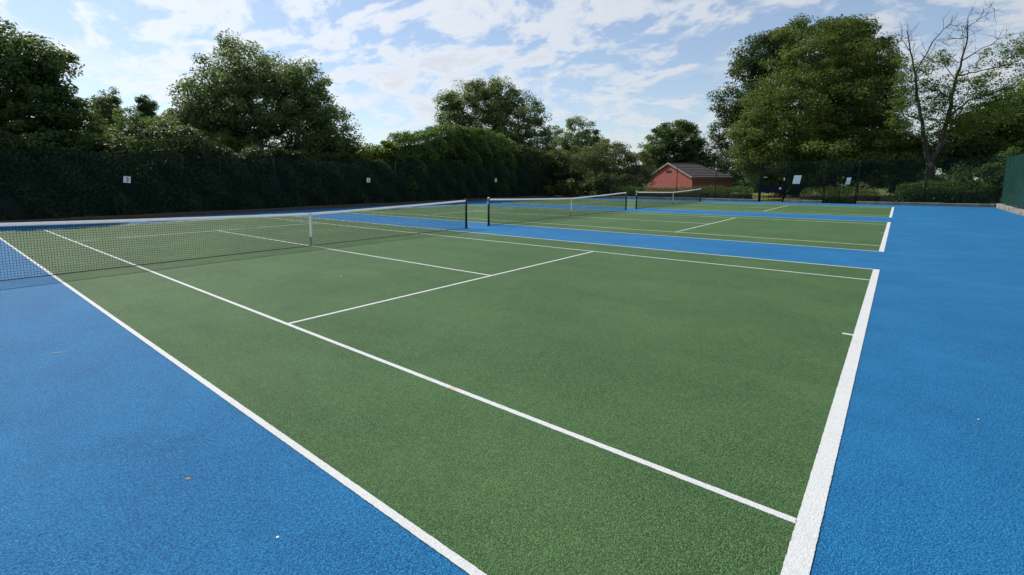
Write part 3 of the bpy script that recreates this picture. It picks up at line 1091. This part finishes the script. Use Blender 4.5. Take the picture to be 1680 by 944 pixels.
# trees beyond the far fence
tree('leafy_shrub', 'wide brownish green thicket behind the fence left of the shed',
     [(950, 275, 48, 34), (1000, 268, 48, 34), (1040, 278, 30, 34), (912, 268, 26, 30), (980, 298, 84, 20), (970, 312, 90, 14)], 52, 'leaf_dry', 560, 110, 0.18, 0.70, 0.12, 20, cat='shrub', trunk_top=0.75, zmin=0.1)
tree('broad_tree', 'compact dark green rounded tree standing behind the brick shed',
     [(1105, 240, 46, 38), (1085, 262, 32, 34), (1130, 262, 28, 32), (1105, 285, 56, 26), (1108, 215, 28, 15)], 74, 'leaf_deep', 420, 130, 0.28, 0.85, 0.32, 21, shell=0.6)
tree('birch_tree', 'straggly brown birch with drooping twigs and pale stem behind shed roof',
     [(1168, 220, 12, 10), (1172, 250, 22, 22), (1155, 262, 24, 18), (1190, 270, 24, 26)], 72, 'leaf_dry', 170, 60, 0.18, 0.50, 0.10, 22, bark='bark_pale', shell=0.2, flat=1.1)
tree('leafy_shrub', 'dark undergrowth bush between the brick shed and the olive tree',
     [(1225, 285, 34, 30), (1190, 288, 34, 24), (1255, 285, 34, 30), (1230, 302, 60, 14)], 70, 'leaf_deep', 200, 90, 0.20, 0.65, 0.08, 27, cat='shrub', trunk_top=0.7, zmin=0.1)
tree('leafy_shrub', 'dark shady undergrowth behind the white notice under the olive tree',
     [(1300, 285, 44, 26), (1360, 282, 40, 22), (1430, 285, 44, 24), (1480, 282, 40, 30), (1290, 306, 50, 16), (1370, 308, 30, 12), (1500, 305, 50, 16)], 50, 'leaf_deep', 330, 80, 0.19, 0.60, 0.08, 28, cat='shrub', trunk_top=0.7, zmin=0.1)
tree('broad_tree', 'huge dark deep green tree at the back of the olive tree',
     [(1310, 130, 100, 85), (1230, 172, 54, 62), (1250, 105, 52, 44), (1390, 130, 70, 80), (1330, 75, 74, 38), (1215, 215, 40, 50), (1250, 268, 40, 42), (1400, 210, 70, 60), (1300, 50, 30, 20)],
     52, 'leaf_dark', 680, 140, 0.25, 0.95, 0.5, 23, shell=0.55)
tree('broad_tree', 'big olive green tree with feathery layered sprays overhanging the far fence',
     [(1335, 190, 112, 90), (1270, 225, 68, 74), (1400, 190, 70, 95), (1350, 110, 88, 62), (1425, 240, 66, 54), (1340, 255, 130, 44), (1380, 62, 44, 27), (1290, 58, 14, 16), (1410, 42, 24, 12), (1315, 35, 8, 14), (1430, 130, 40, 50), (1455, 200, 34, 40), (1300, 38, 9, 13), (1328, 34, 8, 12), (1420, 44, 13, 9), (1445, 70, 15, 12), (1462, 105, 14, 18), (1470, 150, 16, 14), (1358, 36, 10, 10)],
     42.8, 'leaf_olive', 1000, 140, 0.19, 0.85, 0.42, 24, base=np.array([*at_depth(1372, 300, 42.8)[:2], -.06]), shell=0.45, flat=0.58, up=0.6)
tree('broad_tree', 'dark olive tree spreading behind the bare grey tree near the windbreak corner',
     [(1660, 200, 70, 55), (1610, 225, 50, 46), (1720, 190, 80, 70), (1640, 258, 90, 34), (1560, 248, 56, 36), (1490, 252, 40, 38)],
     38.5, 'leaf_mid', 560, 140, 0.19, 0.72, 0.3, 25, shell=0.45)


# half bare grey tree with explicit limbs
def bare_tree():
    rng = np.random.default_rng(31)
    D = 35.2
    base = at_depth(1520, 300, D)
    t = thing('bare_tree', 'half bare grey tree forking low, with dead twigs above sparse leaves', 'tree', (float(base[0]), float(base[1]), -0.05))

    def L(pts, d=0.0):
        return [at_depth(u, v, D + d + (dd[0] if dd else 0)) for u, v, *dd in pts]
    g0 = at_depth(1520, 335, D)
    limbs = [([(1521, 338), (1523, 300), (1526, 268)], 0.30, 0.25),
             ([(1526, 272), (1517, 235), (1512, 200), (1505, 160), (1502, 120), (1494, 85), (1488, 50)], 0.17, 0.025),
             ([(1526, 272), (1540, 240), (1554, 200), (1562, 160), (1568, 125), (1578, 100), (1586, 60), (1588, 28)], 0.20, 0.02),
             ([(1562, 160), (1540, 150), (1520, 143)], 0.07, 0.02), ([(1556, 195), (1590, 165), (1640, 150), (1690, 120)], 0.08, 0.02),
             ([(1578, 100), (1610, 80), (1650, 58)], 0.05, 0.012), ([(1502, 120), (1530, 70), (1548, 48), (1560, 40), (1584, 45)], 0.045, 0.010),
             ([(1494, 85), (1480, 65), (1472, 70)], 0.03, 0.008), ([(1568, 125), (1600, 118), (1660, 105), (1690, 70)], 0.055, 0.012),
             ([(1588, 45), (1610, 30), (1632, 16)], 0.025, 0.008), ([(1505, 160), (1485, 150), (1465, 150)], 0.05, 0.012),
             ([(1512, 200), (1490, 190), (1470, 182)], 0.05, 0.012), ([(1586, 62), (1560, 64), (1535, 72)], 0.03, 0.008),
             ([(1568, 130), (1548, 105), (1525, 98)], 0.035, 0.01), ([(1530, 245), (1550, 250), (1570, 240), (1600, 262)], 0.06, 0.02)]
    mb = MB()
    tips = []
    for pts, r0, r1 in limbs:
        k = rng.normal(0, 0.5)
        q = [at_depth(u, v, D + (0 if r0 > .16 else k * i / len(pts) * 1.6)) for i, (u, v) in enumerate(pts)]
        # subdivide with wobble
        out = []
        for a, c in zip(q[:-1], q[1:]):
            for s in range(3):
                out.append(a + (c - a) * s / 3 + rng.normal(size=3) * 0.035)
        out.append(q[-1])
        n = len(out)
        mb.tube(out, [r0 + (r1 - r0) * (i / (n - 1)) ** 0.8 for i in range(n)], 7)
        # dead twigs
        if r0 < 0.25:
            for j in range(int(n * 1.6)):
                i = rng.integers(2, n)
                a = out[i]
                dr = unit(out[i] - out[i - 1]) * 0.7 + unit(rng.normal(size=3)) * 0.9 + ZZ * 0.15
                ln = rng.uniform(0.5, 1.5)
                mid_ = a + unit(dr) * ln * .5 + rng.normal(size=3) * .06
                e = a + unit(dr) * ln + rng.normal(size=3) * .12
                mb.tube([a, mid_, e], [0.014, 0.010, 0.005], 4, False)
                tips.append(e)
                for _ in range(2):
                    s2 = mid_ + unit(unit(dr) + unit(rng.normal(size=3))) * rng.uniform(.2, .6)
                    mb.tube([mid_, s2], [0.008, 0.004], 3, False)
                    tips.append(s2)
    mb.build('trunk', M['bark_grey'], t, True)
    # sparse leafy tufts low and mid crown
    lobes = px_ells([(1500, 130, 34, 40), (1540, 150, 40, 40), (1600, 140, 40, 34), (1650, 100, 40, 34), (1520, 190, 44, 36), (1590, 200, 40, 30),
                     (1480, 180, 24, 44), (1560, 195, 28, 30), (1680, 80, 34, 30), (1485, 120, 22, 36), (1640, 150, 40, 40), (1545, 100, 20, 20), (1620, 180, 44, 30)], D)
    cen, od = sample_ells(rng, lobes, 760, 0.1)
    v, q, tone = clump_leaves(rng, cen, 0.46 * rng.uniform(.5, 1.3, len(cen)), 26, 0.14, 0.55, 0.7, od)
    np_mesh('crown', v, q, M['leaf_mid'], t, tone)


bare_tree()


# ------------------------------------------------------------------ hedges
def hedge(name, label, path, hts, wid, leaf, dens, size, seed, bulge=0.22, cat='hedge', z0=-0.05, round_end=None, lump=1.0):
    """trimmed hedge: leafy shell over a dark twiggy core; path of (x,y), height at each point"""
    rng = np.random.default_rng(seed)
    path = np.array(path, float)
    hts = np.array(hts, float)
    sl = np.r_[0, np.cumsum(np.linalg.norm(np.diff(path, axis=0), axis=1))]
    Lt = sl[-1]

    def P(s):
        return np.stack([np.interp(s, sl, path[:, 0]), np.interp(s, sl, path[:, 1])], -1)

    def Hh(s):
        return np.interp(s, sl, hts)
    t = thing(name, label, cat, (float(path[0, 0]), float(path[0, 1]), z0))
    dr = unit(P(np.array([Lt])) - P(np.array([0.])))[0]
    nr = np.array([-dr[1], dr[0]])
    # core
    ns = max(4, int(Lt / 0.8))
    V, Fc = [], []
    prof = [(-.5, 0), (-.5, .5), (-.46, .86), (-.2, .97), (.2, .97), (.46, .86), (.5, .5), (.5, 0)]
    for i in range(ns + 1):
        s = Lt * i / ns
        c = P(np.array([s]))[0]
        h = Hh(s)
        sc = 0.52 if 0 < i < ns else 0.35
        for a, z in prof:
            w = c + nr * a * wid * sc + rng.normal(size=2) * .05
            V.append((w[0], w[1], z0 + (h - .45) * z + (rng.normal() * .05 if z > 0 else 0)))
    k = len(prof)
    for i in range(ns):
        for j in range(k - 1):
            Fc.append((i * k + j, (i + 1) * k + j, (i + 1) * k + j + 1, i * k + j + 1))
    mb = MB()
    mb.v = [tuple(x) for x in V]
    mb.f = Fc + [tuple(range(k)), tuple(range(ns * k, ns * k + k))[::-1]]
    mb.build('inner_growth', M['inner'], t)
    # leafy shell
    hm = hts.mean()
    area = Lt * (2 * hm + wid) + 2 * wid * hm
    N = int(area * dens)
    s = rng.random(N) * Lt
    h = Hh(s)
    per = 2 * h + wid
    w = rng.random(N) * per
    c = P(s)
    off = np.empty(N); z = np.empty(N); nx = np.empty(N); nz = np.empty(N)
    f1 = w < h
    f2 = w > h + wid
    f3 = ~(f1 | f2)
    off[f1] = -wid / 2; z[f1] = w[f1]; nx[f1] = -1; nz[f1] = 0.25
    off[f2] = wid / 2; z[f2] = (w - h - wid)[f2]; nx[f2] = 1; nz[f2] = .25
    off[f3] = (w - h)[f3] - wid / 2; z[f3] = h[f3]; nx[f3] = 0; nz[f3] = 1
    # rounded shoulders and ends
    edge = np.clip(1 - np.minimum(s, Lt - s) / (wid * .6), 0, 1)
    shrink = 1 - 0.45 * edge ** 2
    top = np.clip((z / np.maximum(h, .1) - .72) / .28, 0, 1)
    off = off * shrink * (1 - 0.22 * top ** 2)
    # lumpy surface
    lumps = (np.sin(s * 1.7 + z * 1.1) * np.sin(z * 2.3 + s * .6) + np.sin(s * 4.1 + 1.3 * z) * .5 + np.sin(s * 0.53) * .9) * bulge * .5 * lump
    dep_ = rng.random(N) ** 2 * 0.30
    px = c[:, 0] + nr[0] * (off + nx * (lumps - dep_)) + rng.normal(0, .05, N)
    py = c[:, 1] + nr[1] * (off + nx * (lumps - dep_)) + rng.normal(0, .05, N)
    pz = z0 + np.maximum(0.03, z - 0.25 * edge ** 2 * z + np.where(f3, lumps * 1.2 - dep_ + np.abs(rng.normal(0, .10, N)), 0) + rng.normal(0, .04, N))
    pos = np.stack([px, py, pz], -1)
    nn = np.stack([nr[0] * nx, nr[1] * nx, nz], -1)
    nrm = unit(nn * .8 + ZZ * .25 + rng.normal(size=(N, 3)) * .55)
    v, q = leaf_quads(rng, pos, nrm, size, .5)
    tone = np.clip(.42 + lumps * .25 + rng.normal(0, .17, N) + 0.0 * z, 0, 1)
    np_mesh('foliage', v, q, M[leaf], t, tone)
    return t


hedge('laurel_hedge', 'tall dark laurel hedge behind the fence carrying the number signs',
      [(-29.1, y) for y in (-9, -3, 1, 4, 6, 9, 11, 13.5, 15.5, 18, 20, 22, 24, 40)],
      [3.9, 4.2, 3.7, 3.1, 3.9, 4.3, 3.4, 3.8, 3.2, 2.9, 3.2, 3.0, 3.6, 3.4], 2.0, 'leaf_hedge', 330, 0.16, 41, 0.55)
hedge('laurel_bush', 'tall mounded laurel with bright green top growing out of the hedge',
      [(-30.3, y) for y in (22.4, 23.2, 24.5, 26.0, 27.2, 28.5, 30.0, 31.5, 33.0, 34.5, 36.0, 37.5, 39.0)],
      [3.9, 4.6, 5.15, 5.3, 5.45, 6.0, 6.45, 6.6, 6.5, 6.2, 5.9, 5.5, 5.0], 3.2, 'leaf_laurel', 260, 0.17, 42, 0.55, cat='shrub')
hedge('laurel_bush', 'dark rounded bush closing the end of the tall hedge at the corner',
      [(-29.5, 37.6), (-29.5, 39.0), (-29.4, 41.0), (-29.3, 43.0), (-29.1, 45.0), (-29.0, 46.6), (-29.0, 47.8)],
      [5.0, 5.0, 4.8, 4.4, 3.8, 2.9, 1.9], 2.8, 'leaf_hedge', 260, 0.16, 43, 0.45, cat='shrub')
hedge('clipped_hedge', 'long low clipped green hedge in front of the brick shed', [(-25.5, 44.3), (-9.0, 44.3)], [1.02, 1.08], 0.9, 'leaf_laurel', 420, 0.085, 44, 0.12)
hedge('clipped_hedge', 'short yellowing clipped hedge between the two gates', [(-5.6, 44.6), (-0.9, 44.6)], [1.0, 1.0], 0.9, 'leaf_olive', 420, 0.085, 45, 0.12)
hedge('clipped_hedge', 'dark clipped hedge at the foot of the half bare grey tree', [(0.0, 44.3), (4.6, 44.3)], [1.4, 1.45], 1.0, 'leaf_laurel', 400, 0.11, 46, 0.12)
tree('leafy_shrub', 'dark leafy bush in the fence corner beside the windbreak screen',
     None, 0, 'leaf_deep', 150, 90, 0.14, 0.45, 0.08, 47, cat='shrub', trunk_top=.7,
     world_ells=[(np.array([3.9, 45.6, 1.6]), np.array([1.6, 1.2, 1.6])), (np.array([6.0, 46.0, 1.9]), np.array([2.0, 1.4, 1.9]))])

# distant woodland that closes the horizon: one mass
rng = np.random.default_rng(51)
ww = []
for i in range(95):
    an = YAW + rng.uniform(-1.15, 1.25)
    dist = rng.uniform(105, 165)
    hh = rng.uniform(5.5, 10.5) * dist / 130
    ww.append((np.array([CAM[0] + math.sin(an) * dist, CAM[1] + math.cos(an) * dist, hh * .50]), np.array([rng.uniform(5, 10), 4.0, hh * .52])))
cen, od = sample_ells(rng, ww, 3000, 0.6)
cen[:, 2] = np.maximum(cen[:, 2], 0.4)
v, q, tone = clump_leaves(rng, cen, 1.3 * rng.uniform(.6, 1.3, len(cen)), 34, 0.62, .7, .5, od)
wo = np_mesh('distant_woodland', v, q, M['leaf_deep'], None, tone)
stuff(wo)
tag(wo, 'far dark belt of woodland closing the horizon behind the trees', 'woodland')

# ------------------------------------------------------------------ bits lying on the court
def scrap(name, label, cat, x, y, outline, z, mat, rot, curl=0.006, group=None):
    c, s = math.cos(rot), math.sin(rot)
    n = len(outline)
    mb = MB()
    top = []
    for i, (a, b_) in enumerate(outline):
        top.append((x + a * c - b_ * s, y + a * s + b_ * c, z + 0.002 + curl * (abs(a) + abs(b_)) * 12 * (0.6 + .4 * (i % 2))))
    cz = z + 0.0035
    mb.v = [(x, y, cz)] + top + [(x, y, cz - .0015)] + [(a, b_, c_ - .0015) for a, b_, c_ in top]
    for i in range(n):
        j = (i + 1) % n
        mb.f.append((0, 1 + i, 1 + j))
        mb.f.append((n + 1, n + 2 + j, n + 2 + i))
        mb.f.append((1 + i, n + 2 + i, n + 2 + j, 1 + j))
    o = mb.build(name, M[mat], None, loc=(x, y, z))
    return tag(o, label, cat, group)


LEAF = [(-.028, 0), (-.012, .014), (.006, .017), (.020, .010), (.032, 0), (.020, -.011), (.004, -.016), (-.014, -.012)]
scrap('fallen_leaf', 'curled brown fallen leaf on the blue surface outside the doubles line', 'leaf', -2.934, -0.59, [(a * .62, b_ * .7) for a, b_ in LEAF], 0.0, 'litter', 0.6)
scrap('straw_twig', 'thin pale straw lying on the blue surface toward the net', 'twig', -6.36, -0.702, [(-.075, 0), (-.02, .005), (.03, .007), (.075, .012), (.03, 0), (-.02, -.004)], 0.0, 'twig', 0.9, 0.002)
scrap('pale_petal', 'tiny pale petal on the blue surface near the doubles line', 'petal', -2.058, -0.466, [(a * .30, b_ * .42) for a, b_ in LEAF], 0.0, 'petal', 2.0)
scrap('pale_petal', 'tiny pale fleck on the wide blue run-off beside the baseline', 'petal', 0.75, 3.6, [(a * .28, b_ * .35) for a, b_ in LEAF], 0.0, 'petal', 1.0)
scrap('pale_petal', 'tiny pale fleck on the green surface near the service line', 'petal', -7.6, 3.6, [(a * .6, b_ * .7) for a, b_ in LEAF], 0.003, 'petal', 1.4)
